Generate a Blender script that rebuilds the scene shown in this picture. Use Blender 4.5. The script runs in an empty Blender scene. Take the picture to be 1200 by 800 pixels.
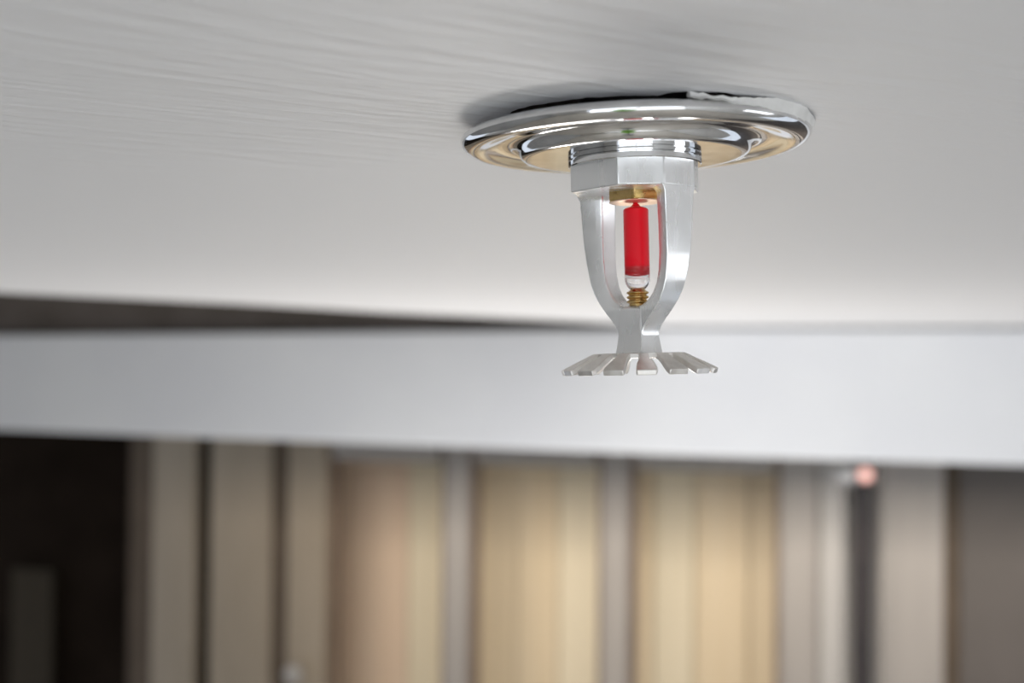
import bpy, bmesh, math, random
from mathutils import Matrix, Vector, noise

random.seed(7)
sc = bpy.context.scene
COL = sc.collection
MM = 0.001

# ------------------------------------------------------------------ camera
YAW = math.radians(16.5)
RIGHT = Vector((math.cos(YAW), math.sin(YAW), 0))
FWD = Vector((-math.sin(YAW), math.cos(YAW), 0))
UP = Vector((0, 0, 1))
PITCH = math.radians(0.955)
ROLL = math.radians(0.5)
cd = bpy.data.cameras.new('camera')
cam = bpy.data.objects.new('camera', cd)
COL.objects.link(cam)
cd.sensor_width = 36
cd.lens = 45
cd.clip_start = 0.01
cd.dof.use_dof = True
cd.dof.focus_distance = 0.238
cd.dof.aperture_fstop = 12.2
f2 = (FWD * math.cos(PITCH) + UP * math.sin(PITCH)).normalized()
u2 = (UP * math.cos(PITCH) - FWD * math.sin(PITCH)).normalized()
r3 = RIGHT * math.cos(ROLL) + u2 * math.sin(ROLL)
u3 = u2 * math.cos(ROLL) - RIGHT * math.sin(ROLL)
m = Matrix((r3, u3, -f2)).transposed().to_4x4()
m.translation = Vector((0.04753, -0.24144, -0.046))
cam.matrix_world = m
sc.camera = cam

# ------------------------------------------------------------------ exposure, sky, daylight
sc.view_settings.view_transform = 'Standard'
sc.view_settings.look = 'None'
sc.view_settings.exposure = 0.0
sc.view_settings.gamma = 1.0
sc.view_settings.use_curve_mapping = False

world = bpy.data.worlds.new('daylight_sky')
sc.world = world
world.use_nodes = True
wn = world.node_tree.nodes
wn['Background'].inputs[0].default_value = (0.80, 0.88, 1.0, 1)
wn['Background'].inputs[1].default_value = 1.0


def area(name, loc, aim, sx, sy, power, color, spread=180):
    l = bpy.data.lights.new(name, 'AREA')
    l.shape = 'RECTANGLE'
    l.size, l.size_y = sx, sy
    l.energy = power
    l.color = color
    l.spread = math.radians(spread)
    o = bpy.data.objects.new(name, l)
    COL.objects.link(o)
    o.location = loc
    o.rotation_euler = (Vector(aim) - Vector(loc)).to_track_quat('-Z', 'Y').to_euler()
    return o


# daylight entering through the tall window behind the camera
area('window_daylight', (0.65, -2.36, -1.25), (0.1, 0.6, -0.35), 2.9, 1.9, 24, (0.95, 0.98, 1.0))


# added light from an unseen side window, brightens the frame's right arm
area('side_fill_light', (2.17, .25, -.50), (0, .25, -.50), .9, .7, 3.6, (0.97, 0.98, 1.0))


# ------------------------------------------------------------------ materials
def mat(name, color, rough=0.5, metal=0.0, **kw):
    mt = bpy.data.materials.new(name)
    mt.use_nodes = True
    b = mt.node_tree.nodes['Principled BSDF']
    b.inputs['Base Color'].default_value = (*color, 1)
    b.inputs['Roughness'].default_value = rough
    b.inputs['Metallic'].default_value = metal
    for k, v in kw.items():
        b.inputs[k].default_value = v
    return mt


def N(mt, kind, **props):
    n = mt.node_tree.nodes.new(kind)
    for k, v in props.items():
        setattr(n, k, v)
    return n


def L(mt, a, ai, b, bi):
    mt.node_tree.links.new(a.outputs[ai], b.inputs[bi])


def noise_color(mt, scale, c1, c2, detail=4, stretch=(1, 1, 1), lo=.35, hi=.65, rough_rng=None, bump=None):
    """object-space noise between two colours, optional roughness variation and bump"""
    b = mt.node_tree.nodes['Principled BSDF']
    tc = N(mt, 'ShaderNodeTexCoord')
    mp = N(mt, 'ShaderNodeMapping')
    mp.inputs['Scale'].default_value = stretch
    nz = N(mt, 'ShaderNodeTexNoise')
    nz.inputs['Scale'].default_value = scale
    nz.inputs['Detail'].default_value = detail
    cr = N(mt, 'ShaderNodeValToRGB')
    cr.color_ramp.elements[0].position = lo
    cr.color_ramp.elements[0].color = (*c1, 1)
    cr.color_ramp.elements[1].position = hi
    cr.color_ramp.elements[1].color = (*c2, 1)
    L(mt, tc, 'Object', mp, 'Vector')
    L(mt, mp, 'Vector', nz, 'Vector')
    L(mt, nz, 'Fac', cr, 'Fac')
    L(mt, cr, 'Color', b, 'Base Color')
    if rough_rng:
        mr = N(mt, 'ShaderNodeMapRange')
        mr.inputs['To Min'].default_value = rough_rng[0]
        mr.inputs['To Max'].default_value = rough_rng[1]
        mr.inputs['From Min'].default_value = .3
        mr.inputs['From Max'].default_value = .7
        L(mt, nz, 'Fac', mr, 'Value')
        L(mt, mr, 'Result', b, 'Roughness')
    if bump:
        bp = N(mt, 'ShaderNodeBump')
        bp.inputs['Strength'].default_value = bump[0]
        bp.inputs['Distance'].default_value = bump[1]
        L(mt, nz, 'Fac', bp, 'Height')
        L(mt, bp, 'Normal', b, 'Normal')
    return mt


def ceiling_material():
    mt = mat('ceiling_paint', (0.785, 0.78, 0.79), 0.55)
    b = mt.node_tree.nodes['Principled BSDF']
    tc = N(mt, 'ShaderNodeTexCoord')
    # long brush strokes: noise stretched along a slightly turned axis, warped
    warp = N(mt, 'ShaderNodeTexNoise')
    warp.inputs['Scale'].default_value = 5
    warp.inputs['Detail'].default_value = 1
    L(mt, tc, 'Object', warp, 'Vector')
    mixv = N(mt, 'ShaderNodeVectorMath', operation='MULTIPLY_ADD')
    mixv.inputs[1].default_value = (0.035, 0.035, 0.0)
    L(mt, warp, 'Color', mixv, 0)
    L(mt, tc, 'Object', mixv, 2)
    mp = N(mt, 'ShaderNodeMapping')
    mp.vector_type = 'TEXTURE'
    mp.inputs['Rotation'].default_value = (0, 0, math.radians(48))
    mp.inputs['Scale'].default_value = (1 / 40, 1 / 230, 1)
    L(mt, mixv, 'Vector', mp, 'Vector')
    st = N(mt, 'ShaderNodeTexNoise')
    st.inputs['Scale'].default_value = 1.0
    st.inputs['Detail'].default_value = 3
    L(mt, mp, 'Vector', st, 'Vector')
    # patches in which the strokes stand out
    pat = N(mt, 'ShaderNodeTexNoise')
    pat.inputs['Scale'].default_value = 9
    L(mt, tc, 'Object', pat, 'Vector')
    pr = N(mt, 'ShaderNodeMapRange')
    pr.inputs['From Min'].default_value = .22
    pr.inputs['From Max'].default_value = .5
    L(mt, pat, 'Fac', pr, 'Value')
    mul = N(mt, 'ShaderNodeMath', operation='MULTIPLY')
    L(mt, st, 'Fac', mul, 0)
    L(mt, pr, 'Result', mul, 1)
    fine = N(mt, 'ShaderNodeTexNoise')
    fine.inputs['Scale'].default_value = 350
    fine.inputs['Detail'].default_value = 3
    L(mt, tc, 'Object', fine, 'Vector')
    add = N(mt, 'ShaderNodeMath', operation='MULTIPLY_ADD')
    add.inputs[1].default_value = 0.03
    L(mt, fine, 'Fac', add, 0)
    L(mt, mul, 'Value', add, 2)
    bp = N(mt, 'ShaderNodeBump')
    bp.inputs['Strength'].default_value = 0.42
    bp.inputs['Distance'].default_value = 0.0022
    L(mt, add, 'Value', bp, 'Height')
    L(mt, bp, 'Normal', b, 'Normal')
    return mt


M = {}
M['ceiling'] = ceiling_material()
M['beam'] = noise_color(mat('beam_paint', (.8, .8, .8), .5), 6, (.76, .77, .80), (.80, .81, .83))
M['wall'] = noise_color(mat('wall_paint', (.7, .7, .7), .6), 5, (.78, .77, .75), (.82, .81, .79))
M['wall_grey'] = noise_color(mat('grey_wall_paint', (.4, .4, .4), .6), 5, (.36, .36, .36), (.42, .42, .415))
M['floor'] = noise_color(mat('floor_boards', (.4, .3, .2), .35), 9, (.60, .55, .48), (.70, .65, .58), stretch=(1, 8, 1))
M['board_shaded'] = noise_color(mat('shaded_brown_board', (.1, .08, .07), .5), 14, (.10, .083, .07), (.14, .118, .105))
M['hole'] = noise_color(mat('shaded_hole_wall', (.05, .04, .03), .9), 300, (.06, .045, .035), (.13, .10, .08))  # inner wall of the hole, its shade put into the dark colour
M['plaster'] = noise_color(mat('plaster_smear', (.8, .79, .77), .7), 240, (.72, .71, .68), (.82, .81, .79), bump=(.5, .0005))
M['chrome'] = noise_color(mat('polished_chrome', (.8, .8, .8), .08, 1.0), 260, (.74, .74, .74), (.86, .86, .86), rough_rng=(.04, .12))
M['satin'] = noise_color(mat('satin_nickel_casting', (.8, .8, .8), .3, .78), 300, (.89, .89, .885), (.94, .94, .935), detail=1.5, stretch=(1, 1, .3), rough_rng=(.22, .36))
M['deflector'] = noise_color(mat('dull_nickel_plate', (.7, .67, .63), .35, .75), 500, (.74, .70, .66), (.85, .82, .78), rough_rng=(.28, .45), bump=(.1, .0002))
M['brass'] = noise_color(mat('brass', (.6, .42, .16), .25, 1.0), 500, (.55, .36, .12), (.74, .53, .24), rough_rng=(.2, .35))
M['copper'] = mat('pale_copper', (.90, .70, .54), .45, .9)
M['red'] = mat('red_glycerine', (.95, .010, .025), .3, 0.0, **{'Specular IOR Level': .1})
M['red'].node_tree.nodes['Principled BSDF'].inputs['Coat Weight'].default_value = .5
M['red'].node_tree.nodes['Principled BSDF'].inputs['Coat Roughness'].default_value = .04
M['glass'] = mat('clear_glass', (1, 1, 1), 0.0, 0.0)
M['glass'].node_tree.nodes['Principled BSDF'].inputs['Transmission Weight'].default_value = 1.0
M['glass'].node_tree.nodes['Principled BSDF'].inputs['IOR'].default_value = 1.46
M['door_grey'] = noise_color(mat('greige_door_paint', (.5, .45, .4), .45), 6, (.285, .262, .243), (.315, .29, .268), stretch=(6, 6, .5))
M['door_dimmed'] = noise_color(mat('dimmed_door_paint', (.3, .25, .2), .5), 6, (.25, .205, .15), (.29, .24, .18), stretch=(6, 6, .5))  # darker door paint, the weak light on the left side painted in
M['rebate_shade'] = noise_color(mat('shaded_rebate_brown', (.2, .14, .1), .5), 8, (.16, .11, .08), (.21, .15, .11))
M['edge_shaded'] = noise_color(mat('shaded_brown_edge', (.08, .06, .045), .6, 0.0, **{'Specular IOR Level': .2}), 8, (.07, .052, .036), (.095, .07, .05))
M['board_peach'] = noise_color(mat('peach_wood_board', (.5, .36, .25), .5), 4, (.80, .61, .45), (.84, .66, .50), stretch=(14, 14, .4))
M['board_straw'] = noise_color(mat('straw_wood_board', (.7, .55, .36), .5), 4, (.78, .63, .42), (.83, .69, .49), stretch=(14, 14, .4))
M['board_cream'] = noise_color(mat('cream_wood_board', (.76, .65, .46), .5), 4, (.84, .73, .53), (.87, .77, .58), stretch=(14, 14, .4))
M['hall'] = noise_color(mat('unlit_hall_wall', (.03, .02, .015), .9, 0.0, **{'Specular IOR Level': .05}), 5, (.008, .005, .003), (.014, .009, .006))
M['hall_pale'] = mat('dim_brown_door', (.035, .027, .018), .8, 0.0, **{'Specular IOR Level': .1})  # paler door, dimness of the hall put into its colour
M['pole'] = noise_color(mat('dark_pole', (.05, .04, .04), .35), 8, (.022, .018, .019), (.035, .028, .028))
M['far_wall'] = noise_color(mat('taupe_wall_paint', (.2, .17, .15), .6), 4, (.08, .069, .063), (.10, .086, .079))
M['upright'] = mat('pale_grey_paint', (.40, .385, .37), .45)
M['white'] = mat('white_plastic', (.8, .8, .8), .4)
M['pipe'] = noise_color(mat('black_steel_pipe', (.05, .05, .05), .5, .6), 80, (.04, .038, .035), (.08, .075, .07))


def emit(name, color, strength):
    mt = mat(name, (.8, .8, .8), .4)
    b = mt.node_tree.nodes['Principled BSDF']
    b.inputs['Emission Color'].default_value = (*color, 1)
    b.inputs['Emission Strength'].default_value = strength
    return mt


# ------------------------------------------------------------------ mesh helpers
def obj(name, bm, material, parent=None, smooth=None, bevel=0.0):
    bmesh.ops.recalc_face_normals(bm, faces=bm.faces[:])
    me = bpy.data.meshes.new(name)
    bm.to_mesh(me)
    bm.free()
    me.materials.append(material)
    if smooth is not None:
        for p in me.polygons:
            p.use_smooth = True
        me.set_sharp_from_angle(angle=math.radians(smooth))
    o = bpy.data.objects.new(name, me)
    COL.objects.link(o)
    if parent:
        o.parent = parent
    if bevel:
        bv = o.modifiers.new('bevel', 'BEVEL')
        bv.width = bevel
        bv.segments = 2
        bv.limit_method = 'ANGLE'
        bv.angle_limit = math.radians(35)
        bv.harden_normals = False
    return o


def struct(o, label=None):
    o['kind'] = 'structure'
    if label:
        o['label'] = label
    return o


def empty(name, loc=(0, 0, 0), label=None, cat=None, group=None, kind=None):
    o = bpy.data.objects.new(name, None)
    o.empty_display_size = .02
    COL.objects.link(o)
    o.location = loc
    if label:
        o['label'] = label
    if cat:
        o['category'] = cat
    if group:
        o['group'] = group
    if kind:
        o['kind'] = kind
    return o


def add_box(bm, x0, x1, y0, y1, z0, z1, mtx=None):
    vs = [bm.verts.new(Vector((x, y, z)) if mtx is None else mtx @ Vector((x, y, z)))
          for z in (z0, z1) for y in (y0, y1) for x in (x0, x1)]
    for f in ((0, 1, 3, 2), (4, 6, 7, 5), (0, 4, 5, 1), (2, 3, 7, 6), (0, 2, 6, 4), (1, 5, 7, 3)):
        bm.faces.new([vs[i] for i in f])


def box(name, b, material, parent=None, bevel=0.0):
    bm = bmesh.new()
    add_box(bm, *b)
    return obj(name, bm, material, parent, bevel=bevel)


def add_lathe(bm, prof, n=64, wob=None):
    """profile of (r, z) in mm; r == 0 closes at the axis"""
    rings = []
    for i, (r, z) in enumerate(prof):
        if r <= 1e-6:
            rings.append([bm.verts.new((0, 0, z * MM))])
        else:
            ring = []
            for k in range(n):
                a = 2 * math.pi * k / n
                rr = r
                if wob:
                    rr = r + wob(i, a)
                ring.append(bm.verts.new((rr * MM * math.cos(a), rr * MM * math.sin(a), z * MM)))
            rings.append(ring)
    for A, B in zip(rings, rings[1:]):
        if len(A) == 1 and len(B) == 1:
            continue
        for k in range(n):
            k2 = (k + 1) % n
            if len(A) == 1:
                bm.faces.new((A[0], B[k], B[k2]))
            elif len(B) == 1:
                bm.faces.new((A[k], A[k2], B[0]))
            else:
                bm.faces.new((A[k], A[k2], B[k2], B[k]))


def lathe(name, prof, material, parent=None, n=64, smooth=40):
    bm = bmesh.new()
    add_lathe(bm, prof, n)
    return obj(name, bm, material, parent, smooth=smooth)


def add_loft(bm, sections):
    """sections: lists of Vectors (same count), capped at both ends"""
    rings = [[bm.verts.new(p) for p in s] for s in sections]
    n = len(rings[0])
    for A, B in zip(rings, rings[1:]):
        for k in range(n):
            k2 = (k + 1) % n
            bm.faces.new((A[k], A[k2], B[k2], B[k]))
    bm.faces.new(rings[0])
    bm.faces.new(rings[-1])


# ------------------------------------------------------------------ setting: floor and walls
FLOOR = -2.40
struct(box('floor', (-3.2, 2.4, -2.6, 3.12, FLOOR - .05, FLOOR), M['floor']))
bm = bmesh.new()
add_box(bm, 2.2, 2.3, -2.6, -.22, FLOOR, .30)
add_box(bm, 2.2, 2.3, .72, 1.32, FLOOR, .30)
add_box(bm, 2.2, 2.3, -.22, .72, FLOOR, -.88)
add_box(bm, 2.2, 2.3, -.22, .72, -.12, .30)
struct(obj('wall_right', bm, M['wall']))
w2 = empty('side_fill_window', (2.25, .25, -.88), kind='structure')  # added window, unseen, there to light the frame from the right
for n_, b in (('jamb', (2.22, 2.28, -.22, -.18, -.88, -.12)), ('jamb', (2.22, 2.28, .68, .72, -.88, -.12)),
              ('rail', (2.22, 2.28, -.18, .68, -.88, -.84)), ('rail', (2.22, 2.28, -.18, .68, -.16, -.12)), ('mullion', (2.23, 2.27, .23, .27, -.84, -.16))):
    o = box(n_, b, M['white'], w2)
    o.matrix_parent_inverse = Matrix.Translation((-2.25, -.25, .88))
struct(box('wall_left', (-2.3, -2.2, -2.6, 1.32, FLOOR, .30), M['wall_grey']))
# wall behind the camera, with the opening of the tall window
bm = bmesh.new()
WX0, WX1, WZ0, WZ1 = -.85, 2.15, -2.25, -.28
add_box(bm, -2.2, WX0, -2.55, -2.45, FLOOR, .30)
add_box(bm, WX1, 2.2, -2.55, -2.45, FLOOR, .30)
add_box(bm, WX0, WX1, -2.55, -2.45, FLOOR, WZ0)
add_box(bm, WX0, WX1, -2.55, -2.45, WZ1, .30)
struct(obj('wall_front', bm, M['wall']))
win = empty('window_1', (.65, -2.5, WZ0), kind='structure')
def wbox(name, b, parent):
    o = box(name, b, M['white'], parent)
    o.matrix_parent_inverse = Matrix.Translation((-.65, 2.5, -WZ0))
    return o
for b in ((WX0, WX0 + .05, -2.53, -2.47, WZ0, WZ1), (WX1 - .05, WX1, -2.53, -2.47, WZ0, WZ1)):
    wbox('jamb', b, win)
for b in ((WX0 + .05, WX1 - .05, -2.53, -2.47, WZ0, WZ0 + .05), (WX0 + .05, WX1 - .05, -2.53, -2.47, WZ1 - .05, WZ1)):
    wbox('rail', b, win)
wbox('mullion', (.625, .675, -2.525, -2.475, WZ0 + .05, WZ1 - .05), win)

# ceiling sheet with the ragged pipe hole and the skewed left edge of the recess
def ceiling_mesh():
    bm = bmesh.new()
    outline = [(2.2, -2.45), (2.2, 1.32), (-.232, 1.32), (-.283, 1.125), (-.405, .865), (-.462, .70), (-.545, .53),
               (-.70, .20), (-.78, .05), (-2.2, .05), (-2.2, -2.45)]
    pts = [Vector((x, y)) for x, y in outline]

    def hit(a):
        d = Vector((math.cos(a), math.sin(a)))
        best = None
        for p, q in zip(pts, pts[1:] + pts[:1]):
            e = q - p
            den = d.x * e.y - d.y * e.x
            if abs(den) < 1e-9:
                continue
            t = (p.x * e.y - p.y * e.x) / den
            s = (p.x * d.y - p.y * d.x) / den
            if t > 0 and -1e-6 <= s <= 1 + 1e-6 and (best is None or t < best):
                best = t
        return d * best
    angs = [2 * math.pi * k / 160 for k in range(160)] + [math.atan2(p.y, p.x) % (2 * math.pi) for p in pts]
    angs = sorted(set(round(a, 6) for a in angs))
    inner, mid, outer, topi, topo = [], [], [], [], []
    for a in angs:
        r = .0258 + .0007 * noise.noise(Vector((3 * math.cos(a), 3 * math.sin(a), .3))) \
            + .0006 * noise.noise(Vector((13 * math.cos(a), 13 * math.sin(a), 4.3)))
        az = math.degrees(a - YAW)
        az = (az + 180) % 360 - 180
        r += .0060 * max(0, 1 - abs(az + 66) / 20) ** .4 + .0066 * max(0, 1 - abs(az + 18) / 16) ** .4
        c, s = math.cos(a), math.sin(a)
        inner.append(bm.verts.new((r * c, r * s, 0)))
        mid.append(bm.verts.new((.06 * c, .06 * s, 0)))
        h = hit(a)
        outer.append(bm.verts.new((h.x, h.y, 0)))
        topi.append(bm.verts.new((r * c, r * s, .13)))
        topo.append(bm.verts.new((h.x, h.y, .13)))
    n = len(angs)
    for k in range(n):
        j = (k + 1) % n
        for P, Q in ((inner, mid), (mid, outer), (outer, topo), (topo, topi), (topi, inner)):
            f = bm.faces.new((P[k], P[j], Q[j], Q[k]))
            if P is topi:
                f.material_index = 1
    return bm


ceil = struct(obj('ceiling', ceiling_mesh(), M['ceiling']))
ceil.data.materials.append(M['hole'])
# recess to the left of the ceiling edge: its upper panel, shade put into the dark brown
box('recess_panel', (-2.2, -.20, .05, 1.32, .13, .15), M['board_shaded'], ceil)

# bulkhead beam and the brown board above it, darkened for the recess shade
bm = bmesh.new()
add_loft(bm, [[Vector((x, y, z)) for y, z in ((1.32, zb), (1.44, zb), (1.44, zt), (1.32, zt))]
              for x, zt, zb in ((-2.6, -.013, -.138), (-1.2, -.012, -.149), (-.2, -.002, -.157), (2.4, -.002, -.162))])
struct(obj('wall_back', bm, M['beam'], bevel=.004))
struct(box('trim_1', (-2.6, 2.4, 1.335, 1.40, -.02, .30), M['board_shaded']))
# second space beyond the bulkhead
struct(box('wall_far', (-3.2, 2.4, 3.04, 3.12, FLOOR, .0), M['wall']))
struct(box('trim_2', (-3.2, 2.4, 1.44, 3.04, .0, .05), M['wall']), None)

# ------------------------------------------------------------------ doors beyond the bulkhead
DY = 2.60
# door_1: three-light frame
d1 = empty('door_1', (-.73, DY, FLOOR), kind='structure')
def part(name, b, material, parent, bevel=.003):
    o = box(name, b, material, parent, bevel=bevel)
    o.matrix_parent_inverse = Matrix.Translation(-parent.location)
    return o
TOP = -.09
RAIL = -.283
for x0, x1 in ((-1.3626, -1.2588), (-0.9567, -0.8971), (-0.5794, -0.5172), (-0.1827, -0.0997)):
    s = part('stile', (x0, x1, DY, DY + .035, FLOOR + .01, TOP), M['door_dimmed' if x0 < -1.3 else 'door_grey'], d1, .008)
    for xa, xb in ((x0 - .012, x0), (x1, x1 + .012)):
        e = part('rebate', (xa, xb, DY + .02, DY + .06, FLOOR + .01, TOP), M['rebate_shade'], d1, 0)  # brown carries the shade of the frame's reveals
for x0, x1 in ((-1.2562, -0.9593), (-0.8945, -0.582), (-0.5146, -0.1852)):
    part('top_rail', (x0 + .012, x1 - .012, DY + .004, DY + .035, RAIL, TOP), M['door_grey'], d1)

bm = bmesh.new()
bmesh.ops.create_uvsphere(bm, u_segments=16, v_segments=10, radius=.022, matrix=Matrix.Translation((-1.33, DY - .02, -.80)))
kn = obj('knob', bm, M['upright'], d1, smooth=60)
kn.matrix_parent_inverse = Matrix.Translation(-d1.location)

# wooden boards standing behind the frame
boards = empty('board_screen', (-.75, 2.99, FLOOR), label='screen of pale vertical wooden boards standing behind the three-light frame', cat='screen')
xs = [(-1.6459, -1.3735, 'board_peach'), (-1.3697, -1.1939, 'board_peach'), (-1.1902, -1.0391, 'board_cream'), (-1.0354, -0.8905, 'board_straw'),
      (-0.8868, -0.7791, 'board_straw'), (-0.7754, -0.6429, 'board_cream'), (-0.6391, -0.5314, 'board_straw'),
      (-0.5277, -0.4262, 'board_cream'), (-0.4224, -0.2899, 'board_straw'), (-0.2862, -0.1352, 'board_straw')]
for i, (x0, x1, mk) in enumerate(xs):
    part('board', (x0, x1, 2.98 + .003 * (i % 2), 3.015, FLOOR, -.01), M[mk], boards, .002)

# two plain grey leaves to the left and one to the right
def leaf(name, x0, x1, edge, mk='door_dimmed'):
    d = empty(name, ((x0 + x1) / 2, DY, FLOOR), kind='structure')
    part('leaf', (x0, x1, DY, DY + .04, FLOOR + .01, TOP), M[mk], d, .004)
    if edge:
        part('edge_shade_strip', edge + (DY + .006, DY + .036, FLOOR + .01, TOP), M['edge_shaded'], d, 0)  # dark brown stands in for shadow on the leaf sides
    return d
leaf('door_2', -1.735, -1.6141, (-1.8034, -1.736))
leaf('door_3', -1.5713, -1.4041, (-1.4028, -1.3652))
leaf('door_4', 0.0248, 0.1558, (0.1571, 0.1856), 'door_grey')
# dark sheet standing in for the unlit gap between doors 2 and 3
part('gap_shade_sheet', (-1.6128, -1.5726, DY + .03, DY + .05, FLOOR + .01, TOP), M['hall'], bpy.data.objects['door_2'], 0)
# white upright next to the frame and the right-hand wall beyond
t3 = struct(box('trim_3', (-0.0971, -0.0452, DY - .004, DY + .03, FLOOR, TOP), M['upright'], bevel=.003))
struct(box('wall_right.001', (0.1882, 2.4, DY + .02, DY + .10, FLOOR, TOP + .09), M['far_wall']))

# hall at far left, its lack of light painted as near-black walls
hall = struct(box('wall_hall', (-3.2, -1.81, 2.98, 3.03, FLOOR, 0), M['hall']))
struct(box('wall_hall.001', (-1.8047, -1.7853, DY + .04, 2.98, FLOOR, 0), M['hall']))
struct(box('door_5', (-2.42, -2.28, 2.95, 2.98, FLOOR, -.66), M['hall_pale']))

# dark pole with a small pink lamp on top
pole = empty('floor_lamp', (-.008, 2.52, FLOOR), label='slim dark pole topped by a small pink light, right of the grey frame', cat='lamp')
bm = bmesh.new()
add_lathe(bm, [(0, 0), (90, 0), (90, 12), (25, 22), (19, 40), (20, 2088), (22, 2098), (22, 2110), (0, 2110)], 24)
obj('pole', bm, M['pole'], pole, smooth=40)
bm = bmesh.new()
bmesh.ops.create_uvsphere(bm, u_segments=20, v_segments=12, radius=.014, matrix=Matrix.Translation((.006, -.004, 2.128)))
obj('bulb', bm, emit('pink_light', (1.0, .45, .36), 1.2), pole, smooth=60)
bm = bmesh.new()
add_box(bm, -.050, -.012, -.008, .012, 2.110, 2.140)
obj('bracket', bm, M['white'], pole, bevel=.003)

# ------------------------------------------------------------------ added unseen fill lamps (all below or behind what the view shows)
def added_torchiere(loc, top, power, color):  # added lamp, unseen, brightens the ceiling and the bulkhead
    t = empty('added_uplighter', (loc[0], loc[1], FLOOR), label='added unseen uplighter brightening the ceiling and the bulkhead', cat='lamp')
    h = (top - FLOOR) * 1000
    bm = bmesh.new()
    add_lathe(bm, [(0, 0), (140, 0), (140, 14), (30, 26), (14, 45), (12, h - 90), (0, h - 90)], 32)
    obj('pole', bm, M['white'], t, smooth=40)  # pole of the added uplighter
    bm = bmesh.new()
    add_lathe(bm, [(0, h - 90), (90, h - 84), (220, h - 55), (310, h), (306, h), (217, h - 48), (90, h - 76), (0, h - 80)], 40)
    obj('bowl', bm, M['white'], t, smooth=50)
    l = bpy.data.lights.new('uplighter_fill', 'AREA')
    l.shape, l.size, l.energy, l.color = 'DISK', .58, power, color
    o = bpy.data.objects.new('uplighter_fill', l)
    COL.objects.link(o)
    o.parent = t
    o.location = (0, 0, (h - 30) * MM)
    o.rotation_euler = (math.pi, 0, 0)
added_torchiere((-.26, .94), -.68, 6.7, (1.0, .97, .93))

def fill_strip(x0, x1, power, color):
    """added unseen fill strip on the back of the bulkhead, board shaped to cut its light"""
    t = empty('fill_strip', ((x0 + x1) / 2, 1.478, -.11), label='added unseen warm fill strip behind the white bulkhead', cat='lamp')
    hw = (x1 - x0) / 2
    bm = bmesh.new()
    add_box(bm, -hw, hw, -.03, -.006, -.02, .02)
    obj('housing', bm, M['white'], t)
    bm = bmesh.new()
    add_box(bm, -2.2, 2.2, .12, .13, -.027, .10)
    obj('shadow_lip', bm, M['upright'], t)  # added lip that cuts the shadow line on doors and boards
    l = bpy.data.lights.new('fill_strip_light', 'AREA')
    l.shape, l.size, l.size_y, l.energy, l.color = 'RECTANGLE', 2 * hw, .02, power, color
    l.spread = math.radians(90)
    o = bpy.data.objects.new('fill_strip_light', l)
    COL.objects.link(o)
    o.parent = t
    o.rotation_euler = (math.radians(72), 0, 0)
# unseen green plant added behind the camera for a green glint in the chrome
plant = empty('glint_plant', (.13, -1.25, FLOOR), label='added unseen green potted plant that tints the chrome reflection', cat='plant')
lathe('glint_pot', [(0, 0), (150, 0), (190, 330), (200, 340), (200, 360), (175, 360), (170, 320), (0, 320)], M['upright'], plant, 32)
lathe('glint_stem', [(0, 300), (20, 300), (14, 1500), (0, 1510)], M['pole'], plant, 12)
bm = bmesh.new()
for k in range(70):
    h = random.uniform(.9, 1.72)
    a = random.uniform(0, 2 * math.pi)
    ln = random.uniform(.16, .30)
    up = random.uniform(-.2, .7)
    d = Vector((math.cos(a), math.sin(a), up)).normalized()
    side = d.cross(UP).normalized() * ln * .22
    p0 = Vector((0, 0, h))
    pts = [p0, p0 + d * ln * .35 + side, p0 + d * ln * .35 - side, p0 + d * ln * .75 + side * .7 - UP * .02, p0 + d * ln * .75 - side * .7 - UP * .02, p0 + d * ln - UP * .05]
    v = [bm.verts.new(p) for p in pts]
    bm.faces.new((v[0], v[1], v[2]))
    bm.faces.new((v[1], v[3], v[4], v[2]))
    bm.faces.new((v[3], v[5], v[4]))
o = obj('glint_foliage', bm, noise_color(mat('green_glint_leaves', (.2, .5, .05), .5), 9, (.22, .50, .05), (.36, .66, .10)), plant)
o['kind'] = 'stuff'
fill_strip(-1.25, .7, 7.6, (1.0, .90, .78))

# ------------------------------------------------------------------ the sprinkler
TILT = math.radians(1.75)
spr = empty('fire_sprinkler', (0, 0, 0),
            label='chrome pendent fire sprinkler with a red glass bulb hanging from the white ceiling', cat='sprinkler')
# local x = camera right, local y = away from the camera; leaning a little in that plane
base = Matrix((RIGHT, FWD, UP)).transposed().to_4x4()
spr.matrix_world = base @ Matrix.Rotation(-TILT, 4, 'Y')

# escutcheon: rolled outer rim, shallow trough, raised flat cup
lathe('escutcheon', [
    (12.0, -2.0), (30.5, -1.7), (32.2, -1.8), (33.0, -2.3), (33.3, -3.0), (33.2, -3.6), (32.7, -4.3), (31.9, -4.8), (30.9, -5.0), (29.8, -4.9),
    (28.4, -4.5), (27.0, -4.1), (25.6, -3.9), (24.3, -3.9), (23.3, -4.1), (22.6, -4.6), (22.2, -5.3), (21.9, -6.0), (21.4, -6.4),
    (20.7, -6.6), (19.8, -6.6), (11.5, -6.6), (11.5, -4.0), (12.0, -2.0)], M['chrome'], spr, 128, 50)
lathe('pipe_nipple', [(0, 20), (10.5, 20), (10.5, -5), (0, -5)], M['pipe'], spr, 32)
# polished collar with a turned groove
lathe('collar', [(0, -5.6), (12.7, -5.6), (12.75, -6.9), (12.45, -7.0), (12.45, -7.15), (12.75, -7.25), (12.7, -8.1), (12.5, -8.25), (0, -8.25)],
      M['chrome'], spr, 96, 35)

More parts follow.
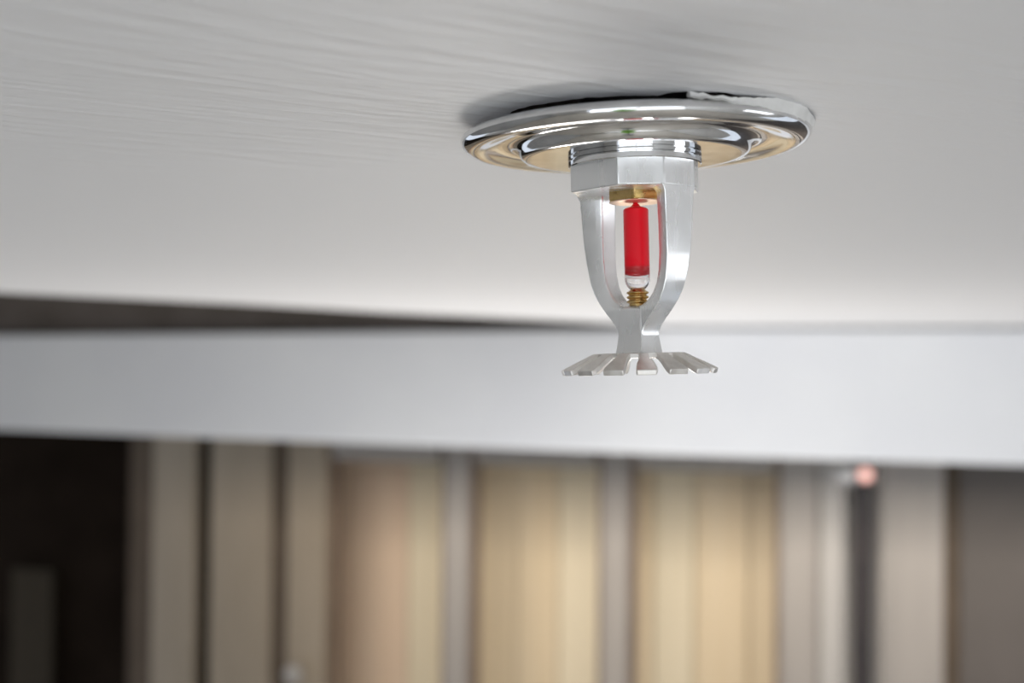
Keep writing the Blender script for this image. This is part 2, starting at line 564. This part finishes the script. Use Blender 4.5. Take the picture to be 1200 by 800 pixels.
# A: direction of the frame arms (right arm nearer), B: across them
PH = math.radians(50)
A = Vector((math.cos(PH), -math.sin(PH), 0))
B = Vector((-math.sin(PH), -math.cos(PH), 0))
def abz(a, b, z):
    return (A * a + B * b + UP * z) * MM
def rect(a, b, z):
    return [abz(-a, b, z), abz(a, b, z), abz(a, -b, z), abz(-a, -b, z)]
def interp(tab, z):
    for (z0, p), (z1, q) in zip(tab, tab[1:]):
        if z <= z0 and z >= z1:
            return p + (q - p) * (z0 - z) / (z0 - z1)
    return tab[-1][1]

bm = bmesh.new()
# wrench boss
octa = [(6.3, 11.0), (11.45, 4.1), (11.45, -4.1), (6.3, -11.0), (-6.3, -11.0), (-11.45, -4.1), (-11.45, 4.1), (-6.3, 11.0)]
add_loft(bm, [[abz(a, b, z) for a, b in octa] for z in (-8.0, -13.2)])
# the two frame arms: wedge section, wide outside and narrow towards the opening
OUT = [(-12.9, 11.44), (-13.4, 11.42), (-20, 11.2), (-25.2, 10.95), (-26.2, 10.8), (-28, 10.55), (-30.4, 10.0), (-32.2, 9.25),
       (-34, 8.2), (-36, 6.5), (-37.5, 5.0), (-38.8, 3.8), (-39.8, 3.25), (-41.5, 3.1)]
INN = [(-12.9, 6.6), (-13.4, 6.9), (-14.2, 7.3), (-20, 7.5), (-25.2, 7.5), (-28.5, 7.2), (-31.0, 6.5), (-32.7, 5.5), (-34, 4.2), (-34.8, 2.6), (-35.3, .3), (-41.5, .2)]
HO = [(-12.9, 4.9), (-13.3, 4.5), (-14, 4.0), (-20, 3.65), (-25.2, 3.25), (-26.2, 3.12), (-30.4, 2.85), (-34, 2.6), (-38.8, 2.4), (-41.5, 2.4)]
HI = [(-12.9, 2.6), (-13.3, 2.2), (-14, 1.9), (-25, 1.8), (-31, 1.7), (-41.5, 1.6)]
zs = sorted(set([z for z, _ in OUT] + [z for z, _ in INN]), reverse=True)
for s in (-1, 1):
    secs = []
    for z in zs:
        o_, i_, ho, hi = interp(OUT, z), interp(INN, z), interp(HO, z), interp(HI, z)
        mid, hm = i_ + (o_ - i_) * .5, hi + (ho - hi) * .5 + .18
        secs.append([abz(s * o_, ho, z), abz(s * mid, hm, z), abz(s * i_, hi, z), abz(s * i_, -hi, z), abz(s * mid, -hm, z), abz(s * o_, -ho, z)])
    add_loft(bm, secs)
# hub at the foot of the yoke
add_loft(bm, [rect(2.2, 1.6, -34.9), rect(3.0, 2.2, -35.5), rect(3.1, 2.4, -38.8), rect(3.2, 2.45, -41), rect(3.45, 2.7, -43), rect(3.6, 2.85, -44.1)])
obj('frame', bm, M['satin'], spr, smooth=28, bevel=.00025)

# brass orifice cap (hexagonal) with the bulb seat beneath
bm = bmesh.new()
hexa = [(5.6 * math.cos(math.radians(a)), 5.6 * math.sin(math.radians(a))) for a in range(-98, 262, 60)]
add_loft(bm, [[Vector((x * MM, y * MM, z * MM)) for x, y in hexa] for z in (-13.0, -15.0)])
obj('orifice_cap', bm, M['brass'], spr, bevel=.00025)
lathe('bulb_seat', [(0, -14.9), (5.05, -14.9), (5.05, -15.05), (4.8, -15.15), (0, -15.15)], M['copper'], spr, 40)

# glass bulb: outer wall, the red liquid and the clear bubble at the bottom
def capsule(r, ztop, zbot, tip=None, n=10, ft=1.0, fb=1.0):
    p = []
    if tip:
        p += [(0, tip[1]), (tip[0], tip[1] - .15), (tip[0] * 1.15, ztop + .5), (tip[0] * 2.0, ztop + .1)]
    else:
        p.append((0, ztop))
    k0 = 3 if tip else 1
    for k in range(k0, n + 1):
        a = math.pi / 2 * k / n
        p.append((r * math.sin(a), ztop - r * ft * (1 - math.cos(a))))
    for k in range(0, n):
        a = math.pi / 2 * k / n
        p.append((r * math.cos(a), zbot + r * fb * (1 - math.sin(a))))
    p.append((0, zbot))
    return p
red = lathe('glass_bulb', capsule(2.42, -15.8, -29.3, tip=(.42, -14.95), ft=.35, fb=.75), M['red'], spr, 40, 60)
gl = lathe('clear_end', [(0, -27.6), (2.3, -27.6), (2.425, -27.4)] + capsule(2.425, -27.3, -32.2)[11:], M['glass'], red, 40, 60)
bm = bmesh.new()
add_lathe(bm, capsule(2.12, -29.5, -31.9, ft=.01, fb=.95), 40)
air = obj('air_bubble', bm, M['glass'], red, smooth=60)
air.data.flip_normals()

# brass compression screw with threads
prof = [(0, -31.6), (1.3, -31.6)]
for k in range(3):
    z = -32.0 - .85 * k
    prof += [(1.65, z - .05), (2.12, z - .3), (2.12, z - .5), (1.65, z - .8)]
prof += [(1.65, -34.9), (0, -34.9)]
lathe('compression_screw', prof, M['brass'], spr, 36, 25)

# deflector: disc and separate downturned tines
de = lathe('deflector', [(0, -43.9), (8.6, -43.95), (8.9, -44.1), (8.9, -44.8), (8.6, -44.95), (0, -44.95)], M['deflector'], spr, 60, 35)
tine_me = {}
def tine_mesh(tw, rw):
    bm = bmesh.new()
    secs = []
    # r, top z, half width
    for r, z, w in ((7.6, -43.97, rw * 1.25), (8.7, -44.02, rw * 1.02), (9.5, -44.35, rw * .95), (10.5, -44.85, rw), (12.3, -45.75, tw * .86),
                    (13.8, -46.5, tw), (14.6, -46.9, tw * 1.02), (14.85, -47.05, tw * .97)):
        t = 1.0
        secs.append([Vector((r * MM, -w * MM, z * MM)), Vector((r * MM, w * MM, z * MM)),
                     Vector(((r - .35) * MM, w * MM, (z - t) * MM)), Vector(((r - .35) * MM, -w * MM, (z - t) * MM))])
    add_loft(bm, secs)
    return bm
first = {}
for k in range(15):
    kind = (0, 1, 1, 0, 1, 1, 0, 1, 1, 0, 1, 1, 0, 1, 1)[k]
    a = math.radians(-90.5 + 24 * k)
    if kind not in first:
        o = obj('tine', tine_mesh(*((1.85, .95), (1.95, 1.25))[kind]), M['deflector'], de, smooth=30, bevel=.00015)
        first[kind] = o
    else:
        o = first[kind].copy()
        COL.objects.link(o)
        o.parent = de
    o.rotation_euler = (0, 0, a)

# ------------------------------------------------------------------ cracked paint and filler bridging the rim and the ceiling
bm = bmesh.new()
secs = []
a0, a1 = -78, 62
NSEG = 110
for k in range(NSEG + 1):
    t = k / NSEG
    a = math.radians(a0 + (a1 - a0) * t) + YAW
    c, s = math.cos(a), math.sin(a)
    fade = min(1, t / .30, (1 - t) / .20)
    fade = max(.02, fade)
    n1 = noise.noise(Vector((9 * c, 9 * s, 1.7)))
    n2 = noise.noise(Vector((34 * c, 34 * s, 5.1)))
    az = a0 + (a1 - a0) * t
    crack = max(0, 1 - ((az + 64) / 15) ** 2) * (.75 + .5 * n2) + max(0, 1 - ((az + 18) / 13) ** 2) * (.45 + .5 * n2)
    top = .12 - 1.0 * max(0, crack)
    low = -1.5 - .95 * fade - .3 * n2 - .3 * n1
    low = min(low, top - .4)
    ro = 31.4 + min(1, 2 * fade) * 1.4 + fade * (.6 + .35 * n1 + .25 * n2)
    ri = 29.8
    secs.append([Vector((r * c * MM, r * s * MM, z * MM)) for r, z in
                 ((ri, top - .2), (ro - 1.0, top), (ro + .5 * fade, top - .12), (ro + .1, (top + low) / 2), (33.25, low), (ri, low + .9))])
add_loft(bm, secs)
fl = obj('plaster_filler', bm, M['plaster'], None, smooth=40)
fl['label'] = 'cracked ridge of white filler along the right side of the sprinkler rim'
fl['category'] = 'plaster'
